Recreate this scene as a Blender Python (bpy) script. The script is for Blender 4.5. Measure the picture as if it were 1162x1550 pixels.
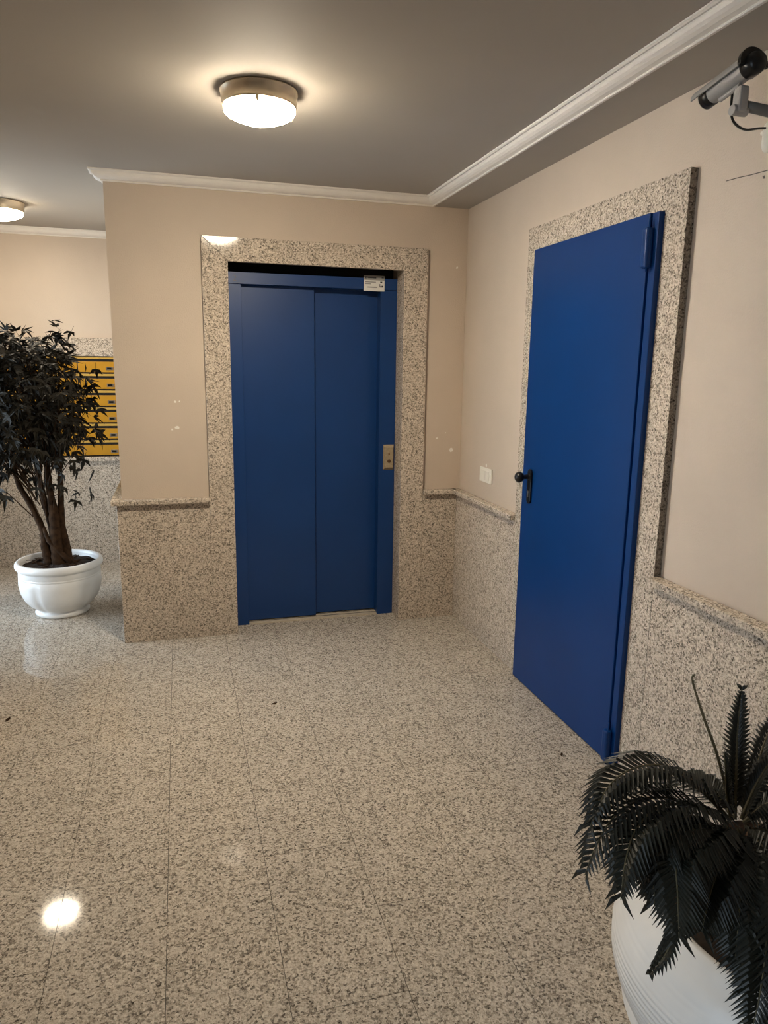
import bpy, bmesh, math, random
from mathutils import Vector, Matrix, Euler

random.seed(11)
for _o in list(bpy.data.objects):
    bpy.data.objects.remove(_o)
SC = bpy.context.scene
COL = SC.collection
PI = math.pi

# ------------------------------------------------------------------ camera
CAM_LOC = Vector((-1.6454, -4.0851, 1.5447))
YAW, PITCH, ROLL, FPX = 0.2776, -0.1995, 0.0138, 1083.18
fwd = Vector((math.sin(YAW) * math.cos(PITCH), math.cos(YAW) * math.cos(PITCH), math.sin(PITCH)))
rgt = Vector((math.cos(YAW), -math.sin(YAW), 0))
upv = rgt.cross(fwd)
r2 = rgt * math.cos(ROLL) + upv * math.sin(ROLL)
u2 = upv * math.cos(ROLL) - rgt * math.sin(ROLL)
cd = bpy.data.cameras.new('camera')
cd.sensor_fit = 'HORIZONTAL'
cd.sensor_width = 36.0
cd.lens = 36.0 * FPX / 1162.0
cd.clip_start = 0.05
cam = bpy.data.objects.new('camera', cd)
COL.objects.link(cam)
cam.matrix_world = Matrix(((r2.x, u2.x, -fwd.x, CAM_LOC.x), (r2.y, u2.y, -fwd.y, CAM_LOC.y),
                           (r2.z, u2.z, -fwd.z, CAM_LOC.z), (0, 0, 0, 1)))
SC.camera = cam
SC.cycles.max_bounces = 7

# ------------------------------------------------------------------ world, light, exposure
LAMP_1, LAMP_2 = 70.0, 30.0                   # glass radiance of the two ceiling lamps
LAMP_COLOR = (1.0, 0.87, 0.68)
DAY_1, DAY_2 = 31.0, 15.0                     # daylight through the two glazed openings in the left wall
DAY_COLOR = (0.74, 0.84, 1.0)
EXPOSURE = 1.7
wd = bpy.data.worlds.new('daylight')
SC.world = wd
wd.use_nodes = True
wd.node_tree.nodes['Background'].inputs[0].default_value = (*DAY_COLOR, 1)
wd.node_tree.nodes['Background'].inputs[1].default_value = 0.05
XL, YF, YM, HC = -3.4, -6.5, 1.81, 2.487      # left wall, entrance-side wall, mailbox wall, ceiling height
WINS = [(-0.2, 1.3, 0.06, 2.15), (-4.9, -3.5, 0.06, 2.15)]   # glazed openings in the left wall: y0, y1, z0, z1
for wn, pw in zip(WINS, (DAY_1, DAY_2)):
    al = bpy.data.lights.new('daylight_window', 'AREA')
    al.shape = 'RECTANGLE'
    al.size, al.size_y = wn[3] - wn[2], wn[1] - wn[0]
    al.energy = pw
    al.color = DAY_COLOR
    ao = bpy.data.objects.new('daylight_window', al)
    COL.objects.link(ao)
    ao.location = (XL - 0.16, (wn[0] + wn[1]) / 2, (wn[2] + wn[3]) / 2)
    ao.rotation_euler = (0, -PI / 2, 0)
SC.view_settings.view_transform = 'Standard'
SC.view_settings.look = 'None'
SC.view_settings.exposure = EXPOSURE
SC.view_settings.gamma = 1.0
SC.view_settings.use_curve_mapping = False

# ------------------------------------------------------------------ materials
MATS = {}


def nt_new(name):
    m = bpy.data.materials.new(name)
    m.use_nodes = True
    MATS[name] = m
    return m, m.node_tree.nodes, m.node_tree.links, m.node_tree.nodes['Principled BSDF']


def simple(name, col, rough=0.5, metal=0.0, spec=0.5, vary=0.0, scale=20.0, bump=0.0, bscale=200.0, coat=0.0):
    m, N, L, b = nt_new(name)
    b.inputs['Roughness'].default_value = rough
    b.inputs['Metallic'].default_value = metal
    b.inputs['Specular IOR Level'].default_value = spec
    b.inputs['Coat Weight'].default_value = coat
    tc = N.new('ShaderNodeNewGeometry')
    no = N.new('ShaderNodeTexNoise')
    no.inputs['Scale'].default_value = scale
    no.inputs['Detail'].default_value = 4
    L.new(tc.outputs['Position'], no.inputs['Vector'])
    r = N.new('ShaderNodeValToRGB')
    r.color_ramp.elements[0].position = 0.3
    r.color_ramp.elements[1].position = 0.7
    r.color_ramp.elements[0].color = (*[c * (1 - vary) for c in col], 1)
    r.color_ramp.elements[1].color = (*[min(1, c * (1 + vary)) for c in col], 1)
    L.new(no.outputs['Fac'], r.inputs['Fac'])
    L.new(r.outputs['Color'], b.inputs['Base Color'])
    if bump > 0:
        n2 = N.new('ShaderNodeTexNoise')
        n2.inputs['Scale'].default_value = bscale
        n2.inputs['Detail'].default_value = 3
        L.new(tc.outputs['Position'], n2.inputs['Vector'])
        bp = N.new('ShaderNodeBump')
        bp.inputs['Strength'].default_value = bump
        bp.inputs['Distance'].default_value = 0.002
        L.new(n2.outputs['Fac'], bp.inputs['Height'])
        L.new(bp.outputs['Normal'], b.inputs['Normal'])
    return m


def granite(name, tint=(1, 1, 1), rough=0.1, scale=1.0, dark=1.0, spec=.17):
    m, N, L, b = nt_new(name)
    geo = N.new('ShaderNodeNewGeometry')
    oi = N.new('ShaderNodeObjectInfo')
    mul = N.new('ShaderNodeMath'); mul.operation = 'MULTIPLY'; mul.inputs[1].default_value = 37.0
    L.new(oi.outputs['Random'], mul.inputs[0])
    add = N.new('ShaderNodeVectorMath'); add.operation = 'ADD'
    L.new(geo.outputs['Position'], add.inputs[0]); L.new(mul.outputs[0], add.inputs[1])
    # distort a little so that crystals are not clean cells
    nz = N.new('ShaderNodeTexNoise'); nz.inputs['Scale'].default_value = 170 * scale; nz.inputs['Detail'].default_value = 2
    L.new(add.outputs[0], nz.inputs['Vector'])
    sub = N.new('ShaderNodeVectorMath'); sub.operation = 'MULTIPLY_ADD'
    sub.inputs[1].default_value = (0.008 / scale,) * 3
    L.new(nz.outputs['Color'], sub.inputs[0]); L.new(add.outputs[0], sub.inputs[2])

    def vor(s):
        v = N.new('ShaderNodeTexVoronoi'); v.inputs['Scale'].default_value = s * scale
        L.new(sub.outputs[0], v.inputs['Vector'])
        sp = N.new('ShaderNodeSeparateColor'); L.new(v.outputs['Color'], sp.inputs[0])
        return sp

    def ramp(stops, fac, interp='CONSTANT'):
        r = N.new('ShaderNodeValToRGB'); r.color_ramp.interpolation = interp
        e = r.color_ramp.elements
        while len(e) < len(stops):
            e.new(0.5)
        for k, (pos, c) in enumerate(stops):
            e[k].position = pos; e[k].color = (*c, 1)
        L.new(fac, r.inputs['Fac'])
        return r
    t = tint

    def T(r_, g_, b_):
        return (r_ * t[0], g_ * t[1], b_ * t[2])
    v1 = vor(175)
    d = dark
    r1 = ramp([(0.0, T(.045 * d, .036 * d, .03 * d)), (0.10, T(.16 * d, .13 * d, .105 * d)), (0.24, T(.36, .305, .25)), (0.42, T(.55, .475, .405)),
               (0.68, T(.64, .565, .49)), (0.88, T(.75, .68, .60))], v1.outputs[0])
    v2 = vor(360)
    r2_ = ramp([(0.0, T(.07 * d, .058 * d, .048 * d)), (0.15, T(.28, .235, .195)), (0.32, T(.56, .485, .415)), (0.7, T(.72, .64, .555))], v2.outputs[1])
    mx = N.new('ShaderNodeMix'); mx.data_type = 'RGBA'; mx.inputs[0].default_value = 0.34
    L.new(r1.outputs[0], mx.inputs[6]); L.new(r2_.outputs[0], mx.inputs[7])
    # pale feldspar patches
    v3 = vor(46)
    r3 = ramp([(0.0, (0, 0, 0)), (0.93, (1, 1, 1))], v3.outputs[2])
    m3 = N.new('ShaderNodeMath'); m3.operation = 'MULTIPLY'; m3.inputs[1].default_value = 0.35
    L.new(r3.outputs[0], m3.inputs[0])
    mx2 = N.new('ShaderNodeMix'); mx2.data_type = 'RGBA'
    L.new(m3.outputs[0], mx2.inputs[0]); L.new(mx.outputs[2], mx2.inputs[6]); mx2.inputs[7].default_value = (*T(.62, .55, .48), 1)
    # slab-to-slab and cloudy variation
    n4 = N.new('ShaderNodeTexNoise'); n4.inputs['Scale'].default_value = 7; n4.inputs['Detail'].default_value = 3
    L.new(add.outputs[0], n4.inputs['Vector'])
    mr = N.new('ShaderNodeMapRange'); mr.inputs[3].default_value = 0.88; mr.inputs[4].default_value = 1.12
    L.new(n4.outputs['Fac'], mr.inputs[0])
    m5 = N.new('ShaderNodeVectorMath'); m5.operation = 'SCALE'
    L.new(mx2.outputs[2], m5.inputs[0]); L.new(mr.outputs[0], m5.inputs['Scale'])
    L.new(m5.outputs[0], b.inputs['Base Color'])
    b.inputs['Roughness'].default_value = rough
    b.inputs['IOR'].default_value = 1.5
    b.inputs['Specular IOR Level'].default_value = spec
    return m


M_FLOOR = granite('granite_floor', (.90, .915, .90), 0.065)
M_GRAN = granite('granite_wall', (1.04, 1.02, .97), 0.09)
M_GEDGE = granite('granite_dark_edge', (0.42, 0.40, 0.36), 0.6)  # darker, rougher granite for the side faces of the slabs
M_GROUT = simple('grout', (.05, .042, .034), .9)
M_WALL = simple('plaster_paint', (.60, .505, .41), .55, vary=.035, scale=3.0, bump=.8, bscale=150, spec=.3)
M_CEIL = simple('ceiling_paint', (.42, .385, .335), .75, vary=.03, scale=2.0, bump=.1, bscale=200, spec=.2)
M_CORN = simple('cornice_white', (.84, .80, .74), .5, vary=.02, spec=.3)
M_CHIP = simple('bare_gypsum', (.85, .82, .76), .9)
M_CRACK = simple('crack_dark', (.12, .10, .085), .95)
M_BLUE = simple('blue_enamel', (.002, .035, .155), .33, vary=.05, scale=4, spec=.25)
M_BLUE_L = simple('blue_lift_paint', (.003, .040, .165), .40, vary=.06, scale=4, spec=.5)
M_BLACK = simple('black_plastic', (.006, .006, .006), .32, spec=.35)
M_VOID = simple('dark_shaft', (.01, .01, .01), .9)
M_STEEL = simple('brushed_steel', (.55, .50, .43), .35, metal=1.0, vary=.08, scale=60)
M_BRASS = simple('bronze_plate', (.46, .37, .24), .42, metal=.35, vary=.15, scale=90)
M_LAMPRING = simple('lamp_ring_metal', (.62, .53, .40), .38, metal=1.0, vary=.05, scale=40)
M_SILVER = simple('silver_paint', (.34, .33, .315), .55, metal=.15, vary=.04)
M_CLIP = simple('brass_clip', (.75, .62, .40), .5, metal=.2)
M_WHITEPL = simple('white_plastic', (.82, .79, .70), .35, vary=.03)
M_SILL = simple('worn_sill_metal', (.62, .54, .42), .5, metal=.25, vary=.1, scale=40)
M_PAPER = simple('white_label', (.80, .78, .74), .6)
M_INK = simple('print_ink', (.05, .05, .055), .7)
M_INKGREY = simple('print_grey', (.30, .29, .28), .7)
M_YEL = simple('yellow_mailbox', (.50, .25, .018), .38, vary=.06, scale=12)
M_YEL2 = simple('yellow_mailbox_strip', (.58, .36, .08), .38, vary=.05, scale=12)
M_POT = simple('white_ceramic_pot', (.80, .79, .77), .38, vary=.05, scale=9, coat=.1)
M_SOIL = simple('potting_bark', (.022, .013, .008), .95, vary=.6, scale=60, bump=1.0, bscale=60)
M_BARK = simple('brown_bark', (.034, .018, .009), .9, spec=.1, vary=.5, scale=35, bump=1.0, bscale=90)
M_LEAF = simple('dark_maple_leaf', (.015, .0125, .0075), .55, vary=.6, scale=9, spec=.22)
M_PALM = simple('dark_palm_leaf', (.011, .0125, .0085), .45, vary=.45, scale=14, spec=.4)
M_PALMDRY = simple('olive_palm_stem', (.085, .070, .032), .6, vary=.3, scale=20)
M_STUB = simple('palm_stub_brown', (.14, .075, .04), .85, vary=.4, scale=60, bump=.8, bscale=120)
M_ALU = simple('dark_aluminium', (.10, .09, .08), .45, metal=.6)


def lit_glass(strength):
    m, N, L, b = nt_new('lit_glass')
    N.remove(b)
    em = N.new('ShaderNodeEmission')
    em.inputs[0].default_value = (*LAMP_COLOR, 1)
    tcn = N.new('ShaderNodeTexCoord')
    spx = N.new('ShaderNodeSeparateXYZ')
    mrg = N.new('ShaderNodeMapRange')      # glass rim set dimmer than its bottom, to throw less light on the ceiling
    mrg.inputs[1].default_value = -.068; mrg.inputs[2].default_value = -.098
    mrg.inputs[3].default_value = strength * .62; mrg.inputs[4].default_value = strength * 1.25
    L.new(tcn.outputs['Object'], spx.inputs[0]); L.new(spx.outputs['Z'], mrg.inputs[0]); L.new(mrg.outputs[0], em.inputs[1])
    L.new(em.outputs[0], N['Material Output'].inputs[0])
    return m


m, N, L, b = nt_new('clear_glass')
M_GLASS = m
N.remove(b)
tr = N.new('ShaderNodeBsdfTransparent'); gl = N.new('ShaderNodeBsdfGlossy'); fr = N.new('ShaderNodeFresnel'); ms = N.new('ShaderNodeMixShader')
tr.inputs[0].default_value = (.92, .95, .94, 1); gl.inputs['Roughness'].default_value = .02
L.new(fr.outputs[0], ms.inputs[0]); L.new(tr.outputs[0], ms.inputs[1]); L.new(gl.outputs[0], ms.inputs[2])
L.new(ms.outputs[0], N['Material Output'].inputs[0])


# ------------------------------------------------------------------ mesh helpers
def box(bm, x0, x1, y0, y1, z0, z1):
    vs = [bm.verts.new((x, y, z)) for x in (x0, x1) for y in (y0, y1) for z in (z0, z1)]
    for f in ((0, 1, 3, 2), (4, 6, 7, 5), (0, 4, 5, 1), (2, 3, 7, 6), (0, 2, 6, 4), (1, 5, 7, 3)):
        bm.faces.new([vs[i] for i in f])
    return vs


def link(name, me, mat, parent=None, smooth=False, **props):
    o = bpy.data.objects.new(name, me)
    COL.objects.link(o)
    if mat is not None and len(me.materials) == 0:
        for mm in (mat if isinstance(mat, (list, tuple)) else [mat]):
            me.materials.append(mm)
    if parent is not None:
        o.parent = parent
    if smooth:
        for pz in me.polygons:
            pz.use_smooth = True
    for k, v in props.items():
        o[k] = v
    return o


def fin(name, bm, mat, parent=None, bevel=0.0, seg=2, smooth=False, **props):
    bmesh.ops.recalc_face_normals(bm, faces=bm.faces[:])
    if bevel > 0:
        bmesh.ops.bevel(bm, geom=bm.edges[:], offset=bevel, segments=seg, affect='EDGES', profile=0.5)
    me = bpy.data.meshes.new(name)
    bm.to_mesh(me)
    bm.free()
    return link(name, me, mat, parent, smooth, **props)


def bx(name, dims, mat, parent=None, bevel=0.0, seg=2, **props):
    bm = bmesh.new()
    box(bm, *dims)
    return fin(name, bm, mat, parent, bevel, seg, **props)


def lathe(bm, prof, n=48, close=False, M=None):
    rings = []
    for (r, z) in prof:
        if r < 1e-6:
            rings.append([bm.verts.new((0, 0, z))])
        else:
            rings.append([bm.verts.new((r * math.cos(2 * PI * k / n), r * math.sin(2 * PI * k / n), z)) for k in range(n)])
    pairs = list(zip(rings[:-1], rings[1:]))
    if close:
        pairs.append((rings[-1], rings[0]))
    for a, c in pairs:
        for k in range(n):
            k2 = (k + 1) % n
            if len(a) == 1 and len(c) == 1:
                continue
            if len(a) == 1:
                bm.faces.new((a[0], c[k], c[k2]))
            elif len(c) == 1:
                bm.faces.new((a[k], c[0], a[k2]))
            else:
                bm.faces.new((a[k], c[k], c[k2], a[k2]))
    vs = [v for ring in rings for v in ring]
    if M is not None:
        bmesh.ops.transform(bm, matrix=M, verts=vs)
    return vs


def frames(pts):
    out = []
    n = len(pts)
    up = Vector((0.13, 0.31, 0.94)).normalized()
    prev = None
    for i in range(n):
        t = (pts[min(i + 1, n - 1)] - pts[max(i - 1, 0)]).normalized()
        if prev is None:
            a = t.cross(up)
            if a.length < 1e-3:
                a = t.cross(Vector((1, 0, 0)))
            a.normalize()
        else:
            a = (prev - t * prev.dot(t)).normalized()
        prev = a
        out.append((t, a, t.cross(a)))
    return out


def tube(bm, pts, rad, n=10, cap=True):
    pts = [Vector(q) for q in pts]
    if not isinstance(rad, (list, tuple)):
        rad = [rad] * len(pts)
    rings = []
    for (t, a, c), q, r in zip(frames(pts), pts, rad):
        rings.append([bm.verts.new(q + (a * math.cos(2 * PI * k / n) + c * math.sin(2 * PI * k / n)) * r) for k in range(n)])
    for A, B in zip(rings[:-1], rings[1:]):
        for k in range(n):
            bm.faces.new((A[k], B[k], B[(k + 1) % n], A[(k + 1) % n]))
    if cap:
        bm.faces.new(rings[0][::-1])
        bm.faces.new(rings[-1])


def bez(pts, n=24):
    """Catmull-Rom through the points"""
    P = [Vector(q) for q in pts]
    P = [P[0] * 2 - P[1]] + P + [P[-1] * 2 - P[-2]]
    out = []
    for i in range(1, len(P) - 2):
        for k in range(n):
            t = k / n
            a, c, d, e = P[i - 1], P[i], P[i + 1], P[i + 2]
            out.append(0.5 * ((2 * c) + (d - a) * t + (2 * a - 5 * c + 4 * d - e) * t * t + (3 * c - a - 3 * d + e) * t ** 3))
    out.append(P[-2])
    return out


def prism(bm, pts2d, z0, z1, M=None):
    """extrude a 2-D outline (x, y) from z0 to z1"""
    a = [bm.verts.new((x, y, z0)) for x, y in pts2d]
    c = [bm.verts.new((x, y, z1)) for x, y in pts2d]
    n = len(a)
    bm.faces.new(a[::-1])
    bm.faces.new(c)
    for k in range(n):
        bm.faces.new((a[k], a[(k + 1) % n], c[(k + 1) % n], c[k]))
    if M is not None:
        bmesh.ops.transform(bm, matrix=M, verts=a + c)


def empty(name, loc=(0, 0, 0), **props):
    o = bpy.data.objects.new(name, None)
    o.empty_display_size = 0.1
    COL.objects.link(o)
    o.location = loc
    for k, v in props.items():
        o[k] = v
    return o


def thing(name, label, cat, loc=(0, 0, 0), group=None):
    o = empty(name, loc, label=label, category=cat)
    if group:
        o['group'] = group
    return o


S = dict(kind='structure')

# ------------------------------------------------------------------ floor: granite slabs on a bed
bm = bmesh.new()
box(bm, XL - .3, .3, YF - .3, YM + .3, -.12, -.0035)
floor = fin('floor', bm, M_GROUT, kind='structure', label='polished speckled granite floor laid in long staggered slabs', category='floor')
SW, SL, GAP = 0.2955, 0.60, 0.0016
bm = bmesh.new()
box(bm, GAP / 2, SW - GAP / 2, GAP / 2, SL - GAP / 2, -.0035, 0)
bmesh.ops.recalc_face_normals(bm, faces=bm.faces[:])
slab_me = bpy.data.meshes.new('slab')
bm.to_mesh(slab_me); bm.free()
slab_me.materials.append(M_FLOOR)
X0 = -2.035
for i in range(-7, 8):
    xa = X0 + i * SW
    if xa > 0 or xa + SW < XL:
        continue
    stag = 0.0 if i % 2 == 0 else 0.3
    for j in range(-8, 8):
        ya = -2.03 + stag + j * SL
        if ya + SL < YF or ya > YM:
            continue
        x1, y0, y1 = min(xa + SW, -.002), max(ya, YF), min(ya + SL, YM)
        if xa > -1.97 and y0 > .3:
            continue
        if x1 - xa > SW - .01 and y1 - y0 > SL - .01:
            o = link('slab', slab_me, None, floor)
            o.location = (xa, ya, 0)
        else:
            bx('slab', (max(xa, XL) + GAP / 2, x1 - GAP / 2, y0 + GAP / 2, y1 - GAP / 2, -.0035, 0), M_FLOOR, floor)

# ------------------------------------------------------------------ walls and ceiling
HD = 0.818                 # dado top
GP = 0.028                 # granite stands proud of the plaster
LW = -1.97                 # free end of the lift wall
E0, E1, E2, E3, EZO, EZI = -1.504, -1.369, -.389, -.2467, 2.208, 2.085
D0, D1, D2, D3, DZO, DZI = -.8405, -.9561, -1.8496, -1.9653, 2.1908, 2.08

bm = bmesh.new()
box(bm, LW, E1 - .02, 0, .30, 0, HC)
box(bm, E2 + .02, .25, 0, .30, 0, HC)
box(bm, E1 - .02, E2 + .02, 0, .30, 2.14, HC)
wall_back = fin('wall_back', bm, M_WALL, kind='structure', label='beige plaster wall around the lift door', category='wall')
wall_side = bx('wall_side', (LW, LW + .12, .30, YM + .1, 0, HC), M_WALL, kind='structure', label='return wall beside the mailbox recess', category='wall')
bm = bmesh.new()
box(bm, 0, .25, YF, 0, 0, HC)
wall_right = fin('wall_right', bm, M_WALL, kind='structure', label='beige plaster wall around the metal door', category='wall')
# mailbox wall with a niche
NX0, NX1, NZ0, NZ1 = -3.17, -1.98, .842, 1.595
bm = bmesh.new()
box(bm, XL - .2, LW + .12, YM, YM + .3, 0, NZ0 - .01)
box(bm, XL - .2, LW + .12, YM, YM + .3, NZ1, HC)
box(bm, XL - .2, NX0, YM, YM + .3, NZ0 - .01, NZ1)
box(bm, NX1, LW + .12, YM, YM + .3, NZ0 - .01, NZ1)
box(bm, NX0, NX1, YM + .16, YM + .3, NZ0 - .01, NZ1)
wall_far = fin('wall_far', bm, M_WALL, kind='structure', label='beige plaster wall above the yellow mailboxes', category='wall')
bm = bmesh.new()
WA, WB = WINS
for y0, y1, z0, z1 in ((YF, WB[0], 0, HC), (WB[1], WA[0], 0, HC), (WA[1], YM, 0, HC)):
    box(bm, XL - .2, XL, y0, y1, z0, z1)
for wn in WINS:
    box(bm, XL - .2, XL, wn[0], wn[1], wn[3], HC)
    box(bm, XL - .2, XL, wn[0], wn[1], 0, wn[2])
wall_left = fin('wall_left', bm, M_WALL, kind='structure')
wall_front = bx('wall_front', (XL - .2, .25, YF - .2, YF, 0, HC), M_WALL, kind='structure')
ceiling = bx('ceiling', (XL - .2, .25, YF - .2, YM + .3, HC, HC + .15), M_CEIL, kind='structure', label='painted ceiling lit by two round lamps', category='ceiling')
SOF, SOX = 2.442, -.212
bx('ceiling_beam', (SOX, 0, YF, 0, SOF, HC), M_CEIL, ceiling)

# glazed entrance that lets the daylight in
for wi, wn in enumerate(WINS):
    w1 = empty('window_%d' % (wi + 1), (XL, 0, 0), kind='structure')
    yy = [wn[0] + (wn[1] - wn[0]) * k / 2 for k in range(3)]
    for k, y in enumerate(yy):
        bx('window_frame', (-.11, -.05, y - .02 if k else y, y + .02 if k < 2 else y, wn[2], wn[3]), M_ALU, w1)
    for z in (wn[2], wn[3] - .04):
        bx('window_frame', (-.11, -.05, wn[0], wn[1], z, z + .04), M_ALU, w1)
    for k in range(2):
        bx('pane', (-.083, -.077, yy[k] + .02, yy[k + 1] - .02, wn[2] + .04, wn[3] - .04), M_GLASS, w1)


# ------------------------------------------------------------------ cornice
CP = [(0, -.047), (.009, -.047), (.0115, -.0425), (.0095, -.0400), (.014, -.0390), (.026, -.0365), (.037, -.031), (.045, -.023), (.049, -.0135), (.0495, -.0085), (.058, -.0100),
      (.0635, -.0065), (.0635, 0), (0, 0)]


def cornice(name, A, B, n, da, db, **pr):
    """A, B: 2-D wall line ends; n: outward normal; da/db: shift along the run per unit of offset (mitre)"""
    A, B, n = Vector(A), Vector(B), Vector(n)
    t = (B - A).normalized()
    bm = bmesh.new()
    ra, rb = [], []
    for o_, z in CP:
        a = A + n * o_ + t * da * o_
        c = B + n * o_ + t * db * o_
        ra.append(bm.verts.new((a.x, a.y, HC + z)))
        rb.append(bm.verts.new((c.x, c.y, HC + z)))
    k = len(CP)
    for i in range(k):
        bm.faces.new((ra[i], ra[(i + 1) % k], rb[(i + 1) % k], rb[i]))
    bm.faces.new(ra[::-1]); bm.faces.new(rb)
    return fin(name, bm, M_CORN, kind='structure', **pr)


cornice('trim_1', (LW, 0), (SOX, 0), (0, -1), -1, -1, label='white moulded cornice above the lift door', category='cornice')
cornice('trim_2', (SOX, 0), (SOX, YF), (-1, 0), 1, 0, label='white moulded cornice running along the ceiling beam', category='cornice')
cornice('trim_3', (XL, YM), (LW, YM), (0, -1), 0, 0, label='white moulded cornice above the mailbox wall', category='cornice')
cornice('trim_4', (LW, .05), (LW, 0), (-1, 0), 0, 1, label='cornice return round the free end of the lift wall', category='cornice')

# ------------------------------------------------------------------ granite dado, caps
CAPZ = HD - .027


def panel(wall, dims, mat=M_GRAN):
    return bx('granite_panel', dims, mat, wall, bevel=.0012, seg=1)


def cap(wall, dims):
    return bx('granite_cap', dims, M_GRAN, wall, bevel=.005, seg=2)


CO = GP + .030
# lift wall
panel(wall_back, (LW - GP, E0 - .0007, -GP, 0, 0, CAPZ))
cap(wall_back, (LW - CO, E0 - .0007, -CO, 0, CAPZ, HD))
panel(wall_back, (E3 + .0007, -GP, -GP, 0, 0, CAPZ))
cap(wall_back, (E3 + .0007, -GP, -CO, 0, CAPZ, HD))
# free end
panel(wall_side, (LW - GP, LW, .0005, YM - GP, 0, CAPZ))
cap(wall_side, (LW - CO, LW, .0005, YM - GP, CAPZ, HD))
# right wall
panel(wall_right, (-GP, 0, D0 + .0007, 0, 0, CAPZ))
cap(wall_right, (-CO, 0, D0 + .0007, 0, CAPZ, HD))
seams = [D3 - .0007, -2.31, -3.30, -4.30, -5.30, YF]
for a, c in zip(seams[:-1], seams[1:]):
    panel(wall_right, (-GP, 0, c + .0006, a, 0, CAPZ))
for a, c in zip([D3 - .0007, -3.3, -4.9], [-3.3, -4.9, YF]):
    cap(wall_right, (-CO, 0, c + .0006, a, CAPZ, HD))
# mailbox wall
for a, c in ((XL, -3.0), (-3.0, LW - GP)):
    panel(wall_far, (a, c - .001, YM - GP, YM, 0, NZ0 - .036))
    bx('granite_ledge', (a, c - .001, YM - GP - .02, YM + .1, NZ0 - .036, NZ0 - .001), M_GRAN, wall_far, bevel=.005)
    panel(wall_far, (a, c - .001, YM - GP, YM, NZ1 + .002, 1.731))

# ------------------------------------------------------------------ door 1: the lift
d1 = empty('door_1', (0, 0, 0), kind='structure', label='blue two-panel sliding lift door in a granite surround', category='lift door')
FY = .107                  # face of the metal lift frame
SP = GP + .0005             # surround stands proud


def poly_slab(name, pts_xz, y0, y1, parent, mat=M_GRAN):
    bm = bmesh.new()
    a = [bm.verts.new((x, y0, z)) for x, z in pts_xz]
    c = [bm.verts.new((x, y1, z)) for x, z in pts_xz]
    bm.faces.new(a); bm.faces.new(c[::-1])
    n = len(a)
    for k in range(n):
        bm.faces.new((a[k], c[k], c[(k + 1) % n], a[(k + 1) % n]))
    return fin(name, bm, mat, parent, bevel=.0012, seg=1)


g = .0006
poly_slab('granite_jamb', [(E0, 0), (E1, 0), (E1, EZI - g), (E0, EZO - g * 2)], -SP, 0, d1)
poly_slab('granite_jamb', [(E2, 0), (E3, 0), (E3, EZO - g * 2), (E2, EZI - g)], -SP, 0, d1)
poly_slab('granite_lintel', [(E0 + g, EZO), (E3 - g, EZO), (E2 - g, EZI), (E1 + g, EZI)], -SP, 0, d1)
bx('granite_reveal', (E1 - .02, E1, 0.0005, FY, 0, 2.13), M_GRAN, d1)
bx('granite_reveal', (E2, E2 + .02, 0.0005, FY, 0, 2.13), M_GRAN, d1)
# metal frame
SX0, SX1 = -1.292, -.486
bx('stile', (E1, SX0, FY, FY + .14, 0, 1.985), M_BLUE_L, d1, bevel=.0015)
bx('stile', (SX1, E2, FY, FY + .14, 0, 1.985), M_BLUE_L, d1, bevel=.0015)
hd = bx('header', (E1, E2, FY - .001, FY + .14, 1.9865, 2.05), M_BLUE_L, d1, bevel=.0015)
bx('flange', (SX1 - .004, SX1 + .003, FY - .003, FY + .02, 0, 1.985), M_BLUE_L, d1)
bx('sliding_panel', (-1.31, -.874, .150, .178, .012, 2.02), M_BLUE_L, d1, bevel=.002)
bx('sliding_panel', (-.90, -.47, .188, .216, .012, 2.02), M_BLUE_L, d1, bevel=.002)
sl = bx('sill', (SX0, SX1, FY - .002, .25, 0, .006), M_SILL, d1)
for y in (.140, .181):
    bx('sill_groove', (SX0, SX1, y, y + .006, .006, .0066), M_BLACK, sl)
bx('shaft_back', (E1 - .0195, E2 + .0195, .26, .28, 0, 2.1395), M_VOID, d1)
# number scratched on the header corner
fc = bpy.data.curves.new('number', 'FONT')
fc.body = '2'; fc.size = .048; fc.extrude = .0003
fo = bpy.data.objects.new('number', fc)
COL.objects.link(fo)
dg = bpy.context.evaluated_depsgraph_get()
nme = bpy.data.meshes.new_from_object(fo.evaluated_get(dg))
bpy.data.objects.remove(fo)
num = link('number', nme, simple('faint_number', (.035, .045, .09), .5), d1)
num.rotation_euler = (PI / 2, 0, 0)
num.location = (-1.338, FY - .0014, 2.0)

# call button plate
cb = thing('call_button_panel', 'small bronze call button plate on the blue lift frame', 'button panel', (-.428, FY, 1.005))
bm = bmesh.new()
w, h, t_ = .034, .078, .016
a = [bm.verts.new((x, 0, z)) for x, z in ((-w, -h), (w, -h), (w, h), (-w, h))]
c = [bm.verts.new((x, -t_, z)) for x, z in ((-w + .010, -h + .016), (w - .010, -h + .016), (w - .010, h - .016), (-w + .010, h - .016))]
bm.faces.new(a); bm.faces.new(c)
for k in range(4):
    bm.faces.new((a[k], a[(k + 1) % 4], c[(k + 1) % 4], c[k]))
fin('plate', bm, M_BRASS, cb, bevel=.001, seg=1)
bm = bmesh.new()
lathe(bm, [(0, .004), (.009, .004), (.011, .001), (.011, -.004)], 20, M=Matrix.Translation((0, -t_, -.022)) @ Matrix.Rotation(PI / 2, 4, 'X'))
fin('button', bm, simple('button_brown', (.10, .05, .02), .4), cb, smooth=True)
bm = bmesh.new()
lathe(bm, [(0, .002), (.005, .002), (.006, -.002)], 16, M=Matrix.Translation((0, -t_, .022)) @ Matrix.Rotation(PI / 2, 4, 'X'))
fin('indicator', bm, simple('indicator_amber', (.20, .10, .03), .4), cb)

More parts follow.
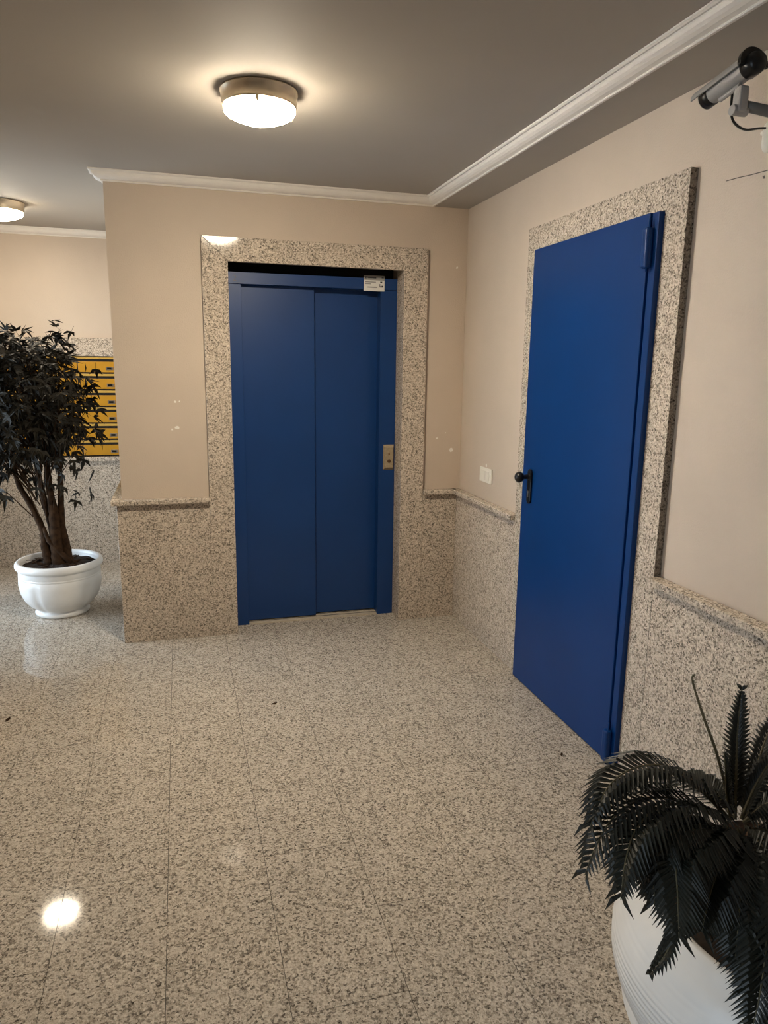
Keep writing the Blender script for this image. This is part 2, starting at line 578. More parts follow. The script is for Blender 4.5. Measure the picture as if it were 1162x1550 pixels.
# plaque over the lift
pq = thing('notice_plaque', 'small white printed notice fixed above the right lift panel', 'sign', (-.53, FY - .003, 2.012))
bx('plate', (-.062, .062, -.002, .0005, -.034, .052), M_PAPER, pq)
bx('lintel_shadow', (-.062, .062, -.0026, -.0020, .026, .052), simple('shadow_grey', (.34, .33, .31), .6), pq)  # grey strip paints the lintel's shadow across the top of the plate
bm = bmesh.new()
for (x0, x1, z0, z1) in ((-.054, -.046, .034, .045), (-.040, .012, .036, .043), (.044, .056, .038, .044)):
    box(bm, x0, x1, -.0032, -.0026, z0, z1)
fin('heading', bm, M_INK, pq, kind='stuff')
bm = bmesh.new()
for (x0, x1, z0, z1) in ((-.056, .010, .013, .018), (-.056, -.020, .003, .0075), (-.040, .018, -.016, -.010)):
    box(bm, x0, x1, -.0027, -.002, z0, z1)
fin('text_line', bm, M_INKGREY, pq, kind='stuff')
bm = bmesh.new()
for (x0, x1, z0, z1) in ((.036, .048, .012, .020), (.032, .036, -.008, .006), (.032, .054, -.012, -.006), (.044, .054, -.007, -.002)):
    box(bm, x0, x1, -.0027, -.002, z0, z1)
fin('pictogram', bm, M_INK, pq, kind='stuff')

# ------------------------------------------------------------------ door 2: blue metal door in the right wall
d2 = empty('door_2', (0, 0, 0), kind='structure', label='tall plain blue metal door with black knob in a granite surround', category='door')


def poly_slab_x(name, pts_yz, x0, x1, parent, mats):
    bm = bmesh.new()
    a = [bm.verts.new((x0, y, z)) for y, z in pts_yz]
    c = [bm.verts.new((x1, y, z)) for y, z in pts_yz]
    bm.faces.new(a); bm.faces.new(c[::-1])
    n = len(a)
    for k in range(n):
        bm.faces.new((a[k], c[k], c[(k + 1) % n], a[(k + 1) % n]))
    bmesh.ops.recalc_face_normals(bm, faces=bm.faces[:])
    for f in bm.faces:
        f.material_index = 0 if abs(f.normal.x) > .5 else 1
    return fin(name, bm, mats, parent)


DP = .0285
poly_slab_x('granite_jamb', [(D0, 0), (D1 + .006, 0), (D1 + .006, DZI + g), (D0, DZI + g)], -DP, 0, d2, [M_GRAN, M_GEDGE])
poly_slab_x('granite_jamb', [(D2, 0), (D3, 0), (D3, DZO), (D2, DZO)], -DP, 0, d2, [M_GRAN, M_GEDGE])
poly_slab_x('granite_lintel', [(D0, DZI + g * 3), (D2 + g, DZI + g * 3), (D2 + g, DZO), (D0, DZO)], -DP, 0, d2, [M_GRAN, M_GEDGE])
bx('frame', (-.050, -.001, D2 + .001, D2 + .036, 0.002, DZI - .002), M_BLUE, d2, bevel=.002)
lf = bx('leaf', (-.056, -.004, D2 + .042, D1, .006, DZI), M_BLUE, d2, bevel=.003)
for z0 in (1.895, .012):
    hg = bx('hinge', (-.078, -.050, D2 + .018, D2 + .052, z0, z0 + .135), M_BLUE, d2, bevel=.009, seg=3)
    bm = bmesh.new()
    lathe(bm, [(0, .165), (.004, .165), (.004, -.012), (0, -.012)], 10, M=Matrix.Translation((-.062, D2 + .032, z0)))
    fin('hinge_pin', bm, M_BLUE, hg, smooth=True)
# handle
KY = -1.040
bm = bmesh.new()
pts = []
for k in range(24):
    a = 2 * PI * k / 24
    pts.append((.019 * math.cos(a), .019 * math.sin(a) + (.064 if math.sin(a) >= 0 else -.064)))
prism(bm, pts, 0, .009, M=Matrix.Translation((-.056, KY, .998)) @ Matrix(((0, 0, -1, 0), (1, 0, 0, 0), (0, 1, 0, 0), (0, 0, 0, 1))))
hp = fin('handle_plate', bm, M_BLACK, lf, bevel=.002)
bm = bmesh.new()
prof = [(0.0, .074), (.012, .072), (.021, .066), (.026, .056), (.026, .048), (.021, .038), (.013, .032), (.011, .028), (.011, .006), (.016, .0)]
lathe(bm, prof, 28, M=Matrix.Translation((-.064, KY, 1.045)) @ Matrix.Rotation(-PI / 2, 4, 'Y'))
fin('knob', bm, M_BLACK, lf, smooth=True)
bm = bmesh.new()
prism(bm, [(-.005, -.014), (.005, -.014), (.005, .004), (.008, .012), (0, .018), (-.008, .012), (-.005, .004)], 0, .003,
      M=Matrix.Translation((-.0645, KY, .962)) @ Matrix(((0, 0, -1, 0), (1, 0, 0, 0), (0, 1, 0, 0), (0, 0, 0, 1))))
fin('keyhole', bm, M_STEEL, lf)

# ------------------------------------------------------------------ marks in the plaster
def blot(wall, c, r, axis, mat=M_CHIP, n=9):
    rnd = random.Random(int(c[2] * 1000))
    bm = bmesh.new()
    pts = [(r * rnd.uniform(.55, 1.1) * math.cos(2 * PI * k / n), r * rnd.uniform(.5, 1.0) * math.sin(2 * PI * k / n)) for k in range(n)]
    if axis == 'y':
        M = Matrix.Translation((c[0], c[1], c[2])) @ Matrix(((1, 0, 0, 0), (0, 0, -1, 0), (0, 1, 0, 0), (0, 0, 0, 1)))
    else:
        M = Matrix.Translation((c[0], c[1], c[2])) @ Matrix(((0, 0, -1, 0), (1, 0, 0, 0), (0, 1, 0, 0), (0, 0, 0, 1)))
    prism(bm, pts, 0, .0006, M=M)
    fin('paint_chip', bm, mat, wall)


blot(wall_back, (-.059, 0, 1.055), .016, 'y')
blot(wall_back, (-.155, 0, 1.129), .007, 'y')
blot(wall_back, (-.10, 0, 1.160), .004, 'y')
blot(wall_back, (-1.664, 0, 1.205), .014, 'y')
blot(wall_back, (-1.690, 0, 1.195), .007, 'y')
blot(wall_back, (-1.668, 0, 1.346), .009, 'y')
blot(wall_back, (-1.645, 0, 1.349), .006, 'y')
blot(wall_back, (-.060, 0, 2.119), .008, 'y')
blot(wall_right, (0, -2.252, 2.096), .006, 'x', M_CRACK)
blot(wall_right, (0, -.398, 1.012), .012, 'x')
bm = bmesh.new()
tube(bm, [(-.0003, -2.10, 2.120), (-.0003, -2.15, 2.118), (-.0003, -2.20, 2.114), (-.0003, -2.27, 2.111), (-.0003, -2.40, 2.104)], .0014, 5)
fin('plaster_crack', bm, M_CRACK, wall_right)

# ------------------------------------------------------------------ switch plate
sw = thing('light_switch', 'cream double switch plate on the wall beside the blue metal door', 'switch', (0, -.407, .958))
bx('plate', (-.010, 0, -.078, .078, -.041, .041), M_WHITEPL, sw, bevel=.003)
for k, yv in enumerate((-.030, .022)):
    bx('rocker', (-.014, -.009, yv - .024, yv + .024, -.027, .027), M_WHITEPL, sw, bevel=.002)

# ------------------------------------------------------------------ ceiling lamps
def ceiling_lamp(loc, label, strength):
    t = thing('ceiling_lamp', label, 'ceiling lamp', (loc[0], loc[1], HC), group='round ceiling lamps')
    bm = bmesh.new()
    lathe(bm, [(.100, 0), (.134, 0), (.1365, -.003), (.1365, -.007), (.134, -.009), (.130, -.048), (.1305, -.052), (.128, -.055), (.121, -.055), (.118, -.036), (.100, -.030)], 64, close=True)
    fin('ring', bm, M_LAMPRING, t, smooth=True)
    bm = bmesh.new()
    lathe(bm, [(.116, -.045), (.1225, -.054), (.1248, -.060), (.1248, -.067), (.1215, -.072), (.1165, -.0755), (.110, -.080), (.098, -.0855), (.080, -.092), (.060, -.099), (.040, -.105), (.018, -.1095), (0, -.1105)], 64)
    fin('glass_dome', bm, lit_glass(strength), t, smooth=True)
    dirc = (Vector((CAM_LOC.x, CAM_LOC.y)) - Vector((loc[0], loc[1]))).normalized()
    a0 = math.atan2(dirc.y, dirc.x) - .05
    for k in range(3):
        a = a0 + k * 2 * PI / 3
        bm = bmesh.new()
        box(bm, .1240, .1300, -.006, .006, -.068, -.050)
        box(bm, .1215, .1280, -.0035, .0035, -.074, -.068)
        bmesh.ops.rotate(bm, cent=(0, 0, 0), matrix=Matrix.Rotation(a, 3, 'Z'), verts=bm.verts[:])
        fin('clip', bm, M_CLIP, t)
    return t


ceiling_lamp((-1.332, -1.315), 'round glowing ceiling lamp with metal ring in front of the lift', LAMP_1)
ceiling_lamp((-2.635, .945), 'round glowing ceiling lamp near the mailbox wall, half out of frame', LAMP_2)

# ------------------------------------------------------------------ mailboxes
MH = (NZ1 - NZ0) / 6
MW = .39
cols = [(-2.37, 'beside the free wall end'), (-2.76, 'behind the maple crown'), (-3.15, 'at the far left of the recess')]
rows = ['top', 'second', 'third', 'fourth', 'fifth', 'bottom']
proto = None


def build_mailbox(name):
    t = empty(name)
    bx('body', (.001, MW - .001, 0, .12, .001, MH - .001), simple('mailbox_dark', (.012, .010, .008), .7), t)
    bx('top_strip', (.001, MW - .001, -.012, .0, MH - .019, MH - .002), M_YEL2, t, bevel=.002)
    dr = bx('door', (.004, MW - .004, -.010, .0, .010, .088), M_YEL, t, bevel=.002)
    lh = bx('label_holder', (MW - .190, MW - .138, -.0135, -.010, .026, .050), M_STEEL, dr, bevel=.001, seg=1)
    bx('lock', (MW - .182, MW - .150, -.0145, -.0135, .031, .045), M_BLACK, dr)
    return t


for ci, (x, where) in enumerate(cols):
    for ri in range(6):
        z = NZ1 - (ri + 1) * MH
        if proto is None:
            o = proto = build_mailbox('mailbox')
        else:
            o = proto.copy(); COL.objects.link(o)
            for ch in proto.children:
                c = ch.copy(); COL.objects.link(c); c.parent = o
                for gc in ch.children:
                    e = gc.copy(); COL.objects.link(e); e.parent = c
        o.location = (x, YM - .004, z)
        o['label'] = '%s yellow metal mailbox of the column %s' % (rows[ri], where)
        o['category'] = 'mailbox'
        o['group'] = 'yellow mailboxes in the wall niche'

# ------------------------------------------------------------------ security camera on the right wall
sc_ = thing('security_camera', 'silver bullet security camera with black ends on a wall bracket', 'camera', (0, -2.36, 2.22))
OFF = Vector((0, -2.36, 2.22))
A = Vector((-.20, -2.240, 2.289)); B = Vector((-.20, -2.378, 2.312))   # front, rear of the silver barrel
ax = (B - A).normalized()
Mx = Matrix.Translation(A - OFF) @ ax.to_track_quat('Z', 'Y').to_matrix().to_4x4()
LB = (B - A).length
R = .0245
bm = bmesh.new(); lathe(bm, [(R, .012), (R, LB)], 32, M=Mx)
fin('barrel', bm, M_SILVER, sc_, smooth=True)
bm = bmesh.new(); lathe(bm, [(0, .004), (.018, .004), (.020, -.014), (R + .0015, -.014), (R + .0015, .014), (R, .016)], 32, M=Mx)
fin('front_ring', bm, M_BLACK, sc_, smooth=True)
bm = bmesh.new(); lathe(bm, [(R, LB - .002), (R + .003, LB), (R + .003, LB + .030), (R - .003, LB + .042), (0, LB + .044)], 32, M=Mx)
fin('rear_cap', bm, M_BLACK, sc_, smooth=True)
# sunshield: an arched strip above the barrel with an end plate at the rear
side = Vector((1, 0, 0)); nrm = side.cross(ax).normalized()
if nrm.z < 0:
    nrm = -nrm


def shield(r0, r1, s0, s1, a0, a1, n=18):
    bm = bmesh.new()
    ring = []
    for s in (s0, s1):
        for r in (r0, r1):
            ring.append([bm.verts.new(A - OFF + ax * s + (side * math.cos(q) + nrm * math.sin(q)) * r) for q in [a0 + (a1 - a0) * k / n for k in range(n + 1)]])
    i0, o0, i1, o1 = ring
    for k in range(n):
        bm.faces.new((i0[k], i0[k + 1], i1[k + 1], i1[k]))
        bm.faces.new((o0[k], o1[k], o1[k + 1], o0[k + 1]))
        bm.faces.new((i0[k], o0[k], o0[k + 1], i0[k + 1]))
        bm.faces.new((i1[k], i1[k + 1], o1[k + 1], o1[k]))
    for k in (0, n):
        bm.faces.new((i0[k], i1[k], o1[k], o0[k]))
    return bm


fin('sunshield', shield(R + .005, R + .009, -.036, LB + .012, math.radians(5), math.radians(175)), M_SILVER, sc_, smooth=False)
fin('shield_end', shield(.001, R + .019, LB + .012, LB + .022, math.radians(-6), math.radians(186)), M_BLACK, sc_)
# rail, knuckle, arm, wall plate
down = -nrm
bm = bmesh.new()
q0, q1 = A - OFF + ax * .045 + down * (R + .006) + Vector((-.004, 0, 0)), A - OFF + ax * .118 + down * (R + .006) + Vector((-.004, 0, 0))
tube(bm, [q0, q1], .007, 10)
fin('mounting_rail', bm, M_SILVER, sc_)
bx('knuckle', (-.214, -.186, -.018, .012, -.008, .056), M_SILVER, sc_, bevel=.006)
bm = bmesh.new(); tube(bm, [(-.222, 0, -.002), (-.178, 0, -.002)], .013, 16)
fin('pivot_bolt', bm, M_SILVER, sc_)
bm = bmesh.new(); tube(bm, [(-.186, 0, .012), (-.10, 0, .006), (-.02, 0, -.002)], [.013, .014, .018], 14)
fin('arm', bm, simple('arm_grey', (.16, .155, .145), .5, metal=.3), sc_, smooth=True)
bm = bmesh.new(); lathe(bm, [(0, .022), (.018, .022), (.034, .008), (.036, 0), (0, 0)], 28, M=Matrix.Rotation(-PI / 2, 4, 'Y'))
fin('wall_plate', bm, M_SILVER, sc_, smooth=True)
bm = bmesh.new()
tube(bm, bez([(-.2, .031, .052), (-.2, .029, .007), (-.18, .036, -.018), (-.13, .052, -.026), (-.075, .066, -.014), (-.044, .074, -.008)], 10), .0034, 8)
fin('cable', bm, M_BLACK, sc_, smooth=True)

js = thing('cable_fitting', 'cream rounded cable fitting on the wall under the security camera', 'fitting', (0, -2.276, 2.195))
bm = bmesh.new()
lathe(bm, [(0, .042), (.012, .040), (.019, .030), (.021, .010), (.021, -.022), (.017, -.034), (.010, -.040), (0, -.042)], 24, M=Matrix.Translation((-.015, 0, 0)))
fin('shell', bm, M_WHITEPL, js, smooth=True)
bm = bmesh.new()
tube(bm, [(-.017, .018, .018), (-.018, .03, .016)], .006, 10)
fin('gland', bm, M_WHITEPL, js)

# ------------------------------------------------------------------ potted maple (left)
PX, PY = -2.41, .63
pt = thing('potted_maple', 'bushy dark-leaved artificial tree in a round white pot', 'potted plant', (PX, PY, 0))
bm = bmesh.new()
prof = [(0, 0.0), (.150, 0.0), (.158, .006), (.160, .016), (.155, .027), (.146, .034), (.152, .042), (.185, .066), (.214, .105), (.232, .150), (.240, .200), (.2385, .2445),
        (.2375, .246), (.2375, .250), (.2385, .2515), (.238, .258), (.237, .2595), (.237, .263), (.238, .2645), (.236, .290),
        (.238, .296), (.246, .300), (.253, .309), (.255, .321), (.252, .335), (.244, .344), (.233, .346), (.224, .340), (.220, .325), (.219, .300), (.200, .290), (0, .288)]
lathe(bm, prof, 80)
# eight vertical creases around the bowl
for v in bm.verts:
    r = math.hypot(v.co.x, v.co.y)
    if .04 < v.co.z < .243 and r > .1:
        a = math.atan2(v.co.y, v.co.x)
        q = (a + math.radians(118)) / (2 * PI / 5)
        dd = abs(q - round(q)) * (2 * PI / 5)
        f = 1 - .05 * math.exp(-(dd / .07) ** 2) * min(1, (.243 - v.co.z) / .05)
        v.co.x *= f; v.co.y *= f
fin('pot', bm, M_POT, pt, smooth=True)
bm = bmesh.new()
lathe(bm, [(0, .328), (.08, .324), (.16, .316), (.2185, .308)], 40)
for v in bm.verts:
    v.co.z += random.uniform(-.006, .006)
fin('soil', bm, M_SOIL, pt)
for k in range(26):
    a, r = random.uniform(0, 2 * PI), random.uniform(.06, .2)
    bm = bmesh.new()
    l = random.uniform(.02, .05)
    prism(bm, [(-l, 0), (-l * .4, .010), (l * .5, .012), (l, .002), (l * .3, -.010), (-l * .5, -.009)], 0, .005,
          M=Matrix.Translation((r * math.cos(a), r * math.sin(a), .324)) @ Euler((random.uniform(-.3, .3), random.uniform(-.3, .3), random.uniform(0, 6))).to_matrix().to_4x4())
    fin('bark_chip', bm, M_BARK, pt)

# trunks (local coordinates: pot axis at 0,0)
rv = Vector((r2.x, r2.y, 0)).normalized()          # along the picture
stems = [
    ([(-.045, -.02, .30), (-.07, -.02, .42), (-.075, -.01, .52), (-.13, 0, .68), (-.20, .01, .84), (-.22, .02, 1.05), (-.25, .02, 1.30)], [.034, .027, .021, .018, .015, .012, .008]),
    ([(.005, -.035, .30), (-.005, -.03, .45), (-.005, -.02, .60), (-.02, 0, .76), (-.03, .02, .95), (-.04, .03, 1.2), (-.05, .0, 1.5)], [.042, .038, .031, .020, .015, .012, .008]),
    ([(.055, -.01, .30), (.045, -.01, .42), (.030, -.01, .56), (.035, .01, .72), (.04, .02, .92), (.05, 0, 1.15), (.08, -.02, 1.42)], [.036, .030, .025, .018, .014, .011, .007]),
    ([(.085, -.035, .31), (.05, -.055, .36), (.0, -.055, .42), (-.045, -.045, .48), (-.07, -.02, .55)], [.016, .018, .017, .014, .010]),
    ([(-.02, .03, .30), (-.03, .03, .5), (-.07, .04, .75), (-.10, .05, 1.0), (-.12, .06, 1.25)], [.026, .022, .017, .013, .01]),
]
for pts, rad in stems:
    n0 = 8
    path = bez(pts, n0)
    rr = []
    for i in range(len(pts) - 1):
        for k in range(n0):
            rr.append(rad[i] + (rad[i + 1] - rad[i]) * k / n0)
    rr.append(rad[-1])
    rr = [x * random.uniform(.9, 1.12) for x in rr]
    bm = bmesh.new()
    tube(bm, path, rr, 10)
    fin('trunk', bm, M_BARK, pt, smooth=True)


def leaf_mesh(seed):
    """a five-lobed pointed leaf about 1 unit long lying in XY, tip along +Y, folded along its midrib"""
    rnd = random.Random(seed)
    me = bpy.data.meshes.new('leaf')
    lobes = [(-.80, .70), (0, 1.0), (.80, .70)]
    out = [(0, 0)]
    for i, (a, l) in enumerate(lobes):
        a += rnd.uniform(-.08, .08); l *= rnd.uniform(.88, 1.1)
        ca, sa = math.sin(a), math.cos(a)
        wd_ = .135
        px, py = sa, -ca
        for s_, f in ((-1, .42), (-.55, .68)):
            out.append((ca * l * f + s_ * wd_ * px * -1, sa * l * f + s_ * wd_ * py * -1))
        out.append((ca * l, sa * l))
        for s_, f in ((.55, .68), (1, .42)):
            out.append((ca * l * f + s_ * wd_ * px * -1, sa * l * f + s_ * wd_ * py * -1))
        if i < 2:
            a2 = (a + lobes[i + 1][0]) / 2
            out.append((math.sin(a2) * .30, math.cos(a2) * .30))
    vs = [(0, .06, 0)]
    for x, y in out:
        rr = math.hypot(x, y)
        vs.append((x, y, -.34 * rr * rr + .22 * abs(x) + rnd.uniform(-.02, .02)))
    n = len(out)
    # petiole
    k0 = len(vs)
    vs += [(-.018, 0, 0), (.018, 0, 0), (.012, -.42, .10), (-.012, -.42, .10)]
    fs = [(0, 1 + k, 1 + (k + 1) % n) for k in range(n)] + [(k0, k0 + 1, k0 + 2, k0 + 3)]
    me.from_pydata(vs, [], fs)
    me.materials.append(M_LEAF)
    return me


leaf_me = [leaf_mesh(s) for s in range(4)]
camdir = (Vector((CAM_LOC.x - PX, CAM_LOC.y - PY, 0))).normalized()
spots = []
CC = Vector((-.165, 0, 1.31)); CR = Vector((.37, .36, .40))
rl = random.Random(5)
# sprays on the crown surface and inside it
NSPR = 270
for k in range(NSPR):
    while True:
        u = Vector((rl.uniform(-1, 1), rl.uniform(-1, 1), rl.uniform(-1, 1)))
        if .45 < u.length < 1 and not (u.z < -.7):
            break
    f = rl.uniform(.82, 1.04) if rl.random() < .7 else rl.uniform(.4, .8)
    u = u.normalized() * f
    c = Vector((CC.x + u.x * CR.x, CC.y + u.y * CR.y, CC.z + u.z * CR.z))
    spots.append((c, u.normalized(), 6))
for c, d, n in [((.085, -.03, 1.69), (.2, 0, 1), 5), ((.11, -.02, 1.62), (.6, 0, .7), 6), ((.03, -.02, 1.60), (0, 0, 1), 7), ((.055, -.03, 1.72), (-.3, 0, 1), 4),
                ((.20, -.10, .80), (1, -.2, -.1), 4), ((.12, -.1, .90), (.6, -.2, -.3), 5), ((.10, -.10, .80), (.6, -.3, -.6), 3), ((-.30, -.05, .78), (-1, -.2, -.4), 6), ((-.36, -.05, .86), (-1, 0, .1), 5),
                ((-.20, -.1, .90), (-.3, -.4, -.5), 6), ((-.12, -.1, .95), (0, -.4, -.6), 6), ((.02, -.1, .98), (.2, -.4, -.6), 6), ((-.05, -.1, .82), (.2, -.6, -.5), 4),
                ((-.26, -.1, 1.0), (-.4, -.4, -.6), 6), ((.20, -.05, 1.42), (1, 0, -.1), 6), ((.25, -.05, 1.30), (1, 0, -.4), 6), ((.23, -.05, 1.12), (.8, 0, -.6), 6), ((.17, -.05, 1.0), (.4, 0, -1), 5)]:
    spots.append((Vector(c), Vector(d).normalized(), n))
twigs = bmesh.new()
leaves = []
for c, u, n in spots:
    base = Vector((-.06 + .25 * (c.x + .1), c.y * .25, max(.62, c.z - .28)))
    if rl.random() < .55:
        mid = (base + c) / 2 + Vector((rl.uniform(-.04, .04), rl.uniform(-.04, .04), .04))
        tube(twigs, [base, mid, c], [.004, .003, .0018], 4, cap=False)
    for q in range(n):
        off = Vector((rl.gauss(0, .045), rl.gauss(0, .045), rl.gauss(0, .04)))
        pos = c + off
        tip = (u * rl.uniform(.2, .9) + Vector((rl.uniform(-.7, .7), rl.uniform(-.7, .7), rl.uniform(-1.2, .15)))).normalized()
        nr = (Vector((rl.uniform(-.8, .8), rl.uniform(-.8, .8), 1.0)) + u * .6).normalized()
        xx = tip.cross(nr)
        if xx.length < .1:
            continue
        xx.normalize(); zz = xx.cross(tip)
        s = rl.uniform(.055, .105)
        Mt = Matrix(((xx.x, tip.x, zz.x, pos.x), (xx.y, tip.y, zz.y, pos.y), (xx.z, tip.z, zz.z, pos.z), (0, 0, 0, 1))) @ Matrix.Diagonal((s, s, s, 1))
        leaves.append((pos.dot(camdir) + .15 * rl.random(), Mt, rl.randrange(4)))
fin('twigs', twigs, M_BARK, pt, kind='stuff')
leaves.sort(key=lambda q: -q[0])
for _, Mt, k in leaves[:290]:
    o = link('leaf', leaf_me[k], None, pt)
    o.matrix_local = Mt
V, F = [], []
for _, Mt, k in leaves[290:]:
    b0 = len(V)
    V += [tuple(Mt @ v.co) for v in leaf_me[k].vertices]
    F += [tuple(b0 + i for i in pz.vertices) for pz in leaf_me[k].polygons]
me = bpy.data.meshes.new('foliage')
me.from_pydata(V, [], F)
link('foliage', me, M_LEAF, pt, kind='stuff')

# ------------------------------------------------------------------ potted cycad palm (right foreground)
QX, QY = -.46, -3.07
pp = thing('potted_palm', 'dark feathery palm in a large bulging white pot', 'potted plant', (QX, QY, 0))
bm = bmesh.new()
prof = [(0, 0), (.215, 0), (.224, .010), (.252, .045), (.292, .110), (.319, .175)]
# shallow turned grooves on the belly
z = .19
while z < .40:
    r = .349 - .9 * max(0, .300 - z) ** 1.75 * 2.2 - 1.6 * max(0, z - .325) ** 1.6
    prof += [(r, z), (r, z + .007), (r - .0022, z + .009), (r - .0022, z + .0105)]
    z += .0125
prof += [(.300, .418), (.284, .438), (.272, .450), (.262, .452), (.252, .444), (.247, .425), (.245, .40), (0, .395)]
lathe(bm, prof, 96)
fin('pot', bm, M_POT, pp, smooth=True)
bm = bmesh.new()
lathe(bm, [(0, .425), (.10, .42), (.246, .412)], 40)
for v in bm.verts:
    v.co.z += random.uniform(-.006, .006)
fin('soil', bm, M_SOIL, pp)
CRW = Vector((-.07, .085, .575))
bm = bmesh.new()
path = bez([(-.03, .04, .40), (-.05, .06, .48), tuple(CRW)], 8)
tube(bm, path, [.055 + .012 * math.sin(i * 2.1) for i in range(len(path))], 14)
fin('stem', bm, M_STUB, pp, smooth=True)


def frond(ctrl, wid=.07, npair=38, mat=M_PALM, lift=.3, rw=.0045, fwd0=.6, fwd1=.6, seed=0):
    """ctrl: points of the spine; wid: leaflet length; fwd0/fwd1: how much leaflets lean towards the tip"""
    rnd = random.Random(seed * 7 + 3)
    raw = bez(ctrl, 16)
    seg = [0.0]
    for q0_, q1_ in zip(raw[:-1], raw[1:]):
        seg.append(seg[-1] + (q1_ - q0_).length)
    NS, pts, k = 40, [], 0
    for i in range(NS + 1):
        want = seg[-1] * i / NS
        while k < len(raw) - 2 and seg[k + 1] < want:
            k += 1
        pts.append(raw[k].lerp(raw[k + 1], min(1, (want - seg[k]) / max(1e-6, seg[k + 1] - seg[k]))))
    hd0 = pts[-1] - pts[0]
    hd0.z = 0
    hd0 = hd0.normalized() if hd0.length > .02 else Vector((-.8, -.6, 0))
    sd0 = hd0.cross(Vector((0, 0, 1)))
    prev_n = None
    bm = bmesh.new()
    tube(bm, pts, [rw * (1 - .8 * i / NS) for i in range(NS + 1)], 6)
    fr_ = fin('frond', bm, M_PALMDRY, pp, smooth=True)
    V, F = [], []
    for i in range(npair):
        t = .10 + .88 * i / (npair - 1)
        x = t * NS
        k = min(int(x), NS - 1)
        c = pts[k].lerp(pts[k + 1], x - k)
        tg = (pts[k + 1] - pts[k]).normalized()
        sd = (sd0 - tg * sd0.dot(tg)).normalized()
        nn = sd.cross(tg).normalized()
        ln = wid * (math.sin(PI * min(1, (.12 + t * .90))) ** .55 if t < .97 else .45) 
        ln = max(ln, .18 * wid)
        for s in (-1, 1):
            fw = fwd0 + fwd1 * t
            d = (sd * s + tg * fw + nn * lift * rnd.uniform(.6, 1.3)).normalized()
            l = ln * rnd.uniform(.9, 1.08)
            w = .0044
            wv = tg.cross(d).cross(d).normalized()
            b0 = len(V)
            m1 = c + d * l * .45 + nn * .004
            tipp = c + d * l - nn * l * .16 - Vector((0, 0, 1)) * l * .22
            V += [tuple(c + wv * w * .6), tuple(c - wv * w * .6), tuple(m1 - wv * w), tuple(m1 + wv * w), tuple(m1 - nn * .0015), tuple(tipp)]
            F += [(b0, b0 + 1, b0 + 2, b0 + 4), (b0, b0 + 4, b0 + 3), (b0 + 3, b0 + 4, b0 + 5), (b0 + 4, b0 + 2, b0 + 5)]
    me = bpy.data.meshes.new('leaflets')
    me.from_pydata(V, [], F)
    link('leaflets', me, mat, fr_, kind='stuff')
    return fr_


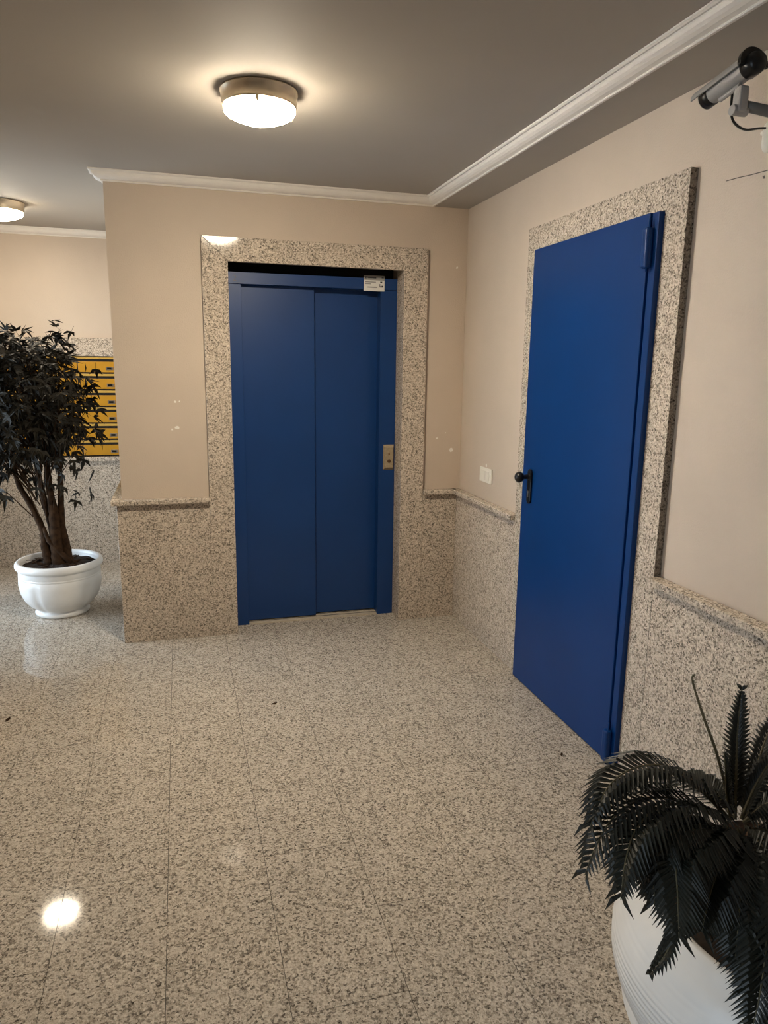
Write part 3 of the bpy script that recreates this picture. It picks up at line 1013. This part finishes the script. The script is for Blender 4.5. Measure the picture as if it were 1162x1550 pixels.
FP = [
    [(-0.080, 0.096, 0.608), (-0.067, 0.119, 0.685), (-0.045, 0.153, 0.773), (-0.017, 0.185, 0.863)],
    [(-0.094, 0.111, 0.663), (-0.119, 0.127, 0.751), (-0.150, 0.142, 0.831), (-0.175, 0.153, 0.902), (-0.176, 0.157, 0.918), (-0.170, 0.156, 0.924)],
    [(-0.106, 0.085, 0.620), (-0.195, 0.077, 0.713), (-0.290, 0.074, 0.776), (-0.377, 0.060, 0.791), (-0.440, 0.042, 0.770), (-0.471, 0.020, 0.727)],
    [(-0.118, 0.077, 0.619), (-0.242, 0.055, 0.700), (-0.348, 0.041, 0.737), (-0.433, 0.020, 0.727), (-0.480, 0.003, 0.685), (-0.507, -0.009, 0.638)],
    [(-0.143, 0.064, 0.622), (-0.257, 0.033, 0.672), (-0.357, 0.004, 0.704), (-0.417, -0.016, 0.680), (-0.444, -0.033, 0.609)],
    [(-0.153, 0.056, 0.624), (-0.270, 0.016, 0.676), (-0.345, -0.011, 0.696), (-0.370, -0.032, 0.663), (-0.388, -0.048, 0.616)],
    [(-0.153, 0.048, 0.635), (-0.257, -0.009, 0.678), (-0.337, -0.051, 0.670), (-0.362, -0.075, 0.625)],
    [(-0.347, -0.075, 0.592), (-0.367, -0.090, 0.570), (-0.389, -0.102, 0.532), (-0.421, -0.106, 0.498)],
    [(-0.140, 0.044, 0.631), (-0.211, -0.020, 0.637), (-0.287, -0.078, 0.612), (-0.322, -0.105, 0.559)],
    [(-0.127, 0.040, 0.631), (-0.194, -0.048, 0.626), (-0.261, -0.122, 0.587), (-0.285, -0.148, 0.534)],
    [(-0.100, 0.043, 0.632), (-0.154, -0.059, 0.627), (-0.229, -0.154, 0.580), (-0.274, -0.198, 0.511), (-0.301, -0.215, 0.443)],
    [(-0.109, 0.076, 0.626), (-0.122, 0.082, 0.686), (-0.130, 0.085, 0.739), (-0.138, 0.085, 0.777)],
    [(-0.081, 0.078, 0.620), (-0.038, 0.091, 0.690), (0.007, 0.098, 0.734), (0.060, 0.094, 0.736)],
    [(-0.073, 0.085, 0.617), (-0.023, 0.116, 0.680), (0.036, 0.155, 0.745), (0.105, 0.190, 0.799)],
    [(-0.084, 0.068, 0.620), (-0.052, 0.039, 0.679), (-0.012, -0.001, 0.691), (0.020, -0.043, 0.639)],
    [(-0.088, 0.058, 0.617), (-0.081, -0.013, 0.644), (-0.054, -0.072, 0.602), (-0.044, -0.114, 0.517)],
    [(-0.075, 0.104, 0.602), (-0.072, 0.171, 0.622), (-0.088, 0.238, 0.617), (-0.116, 0.277, 0.563)],
    [(-0.047, 0.105, 0.596), (0.050, 0.165, 0.606), (0.164, 0.201, 0.582), (0.264, 0.210, 0.507)],
    [(-0.135, 0.062, 0.625), (-0.266, -0.002, 0.649), (-0.359, -0.026, 0.656), (-0.402, -0.040, 0.634)],
    [(-0.121, 0.038, 0.631), (-0.173, -0.059, 0.602), (-0.237, -0.136, 0.553), (-0.276, -0.171, 0.486)],
]

rj = random.Random(21)
extra = []
for k in (2, 3, 4, 5, 10, 14, 18):      # companion fronds close to the first ones
    dx, dy, dz = rj.uniform(-.02, .06), rj.uniform(-.06, .03), rj.uniform(-.05, .01)
    extra.append([(x + dx * i / 3, y + dy * i / 3, z_ + dz * i / 3) for i, (x, y, z_) in enumerate(FP[k])])
for k, ctrl in enumerate(FP + extra):
    if k == 0:
        frond(ctrl, .046, 27, lift=.25, fwd0=1.0, fwd1=.3, seed=k)
    elif k == 1:
        frond(ctrl, .013, 40, mat=M_PALMDRY, lift=.1, rw=.0035, seed=k)      # thin new frond
    elif k == 7:
        frond(ctrl, .030, 13, lift=.2, fwd0=.8, seed=k)                      # limp strand over the rim
    elif k in (11, 12, 13):
        frond(ctrl, .052, 24, lift=.25, fwd0=.8, seed=k)
    else:
        frond(ctrl, .092, 36, fwd0=.45, fwd1=.55, seed=k)

# ------------------------------------------------------------------ scraps lying on the floor
for (x, y, rz, l), lab in (((-1.278, -.973, .4, .016), 'tiny dark leaf scrap on the floor in front of the lift'),
                           ((-2.43, -.84, 1.3, .022), 'thin dark leaf scrap on the floor at the left edge'),
                           ((-.198, -1.712, .9, .014), 'tiny dark leaf scrap on the floor before the blue metal door')):
    bm = bmesh.new()
    prism(bm, [(-l, 0), (-l * .3, l * .35), (l * .4, l * .3), (l, 0), (l * .3, -l * .3), (-l * .4, -l * .25)], 0, .003)
    o = fin('leaf_scrap', bm, M_BARK, label=lab, category='leaf scrap', group='leaf scraps on the floor')
    o.location = (x, y, 0)
    o.rotation_euler = (0, 0, rz)
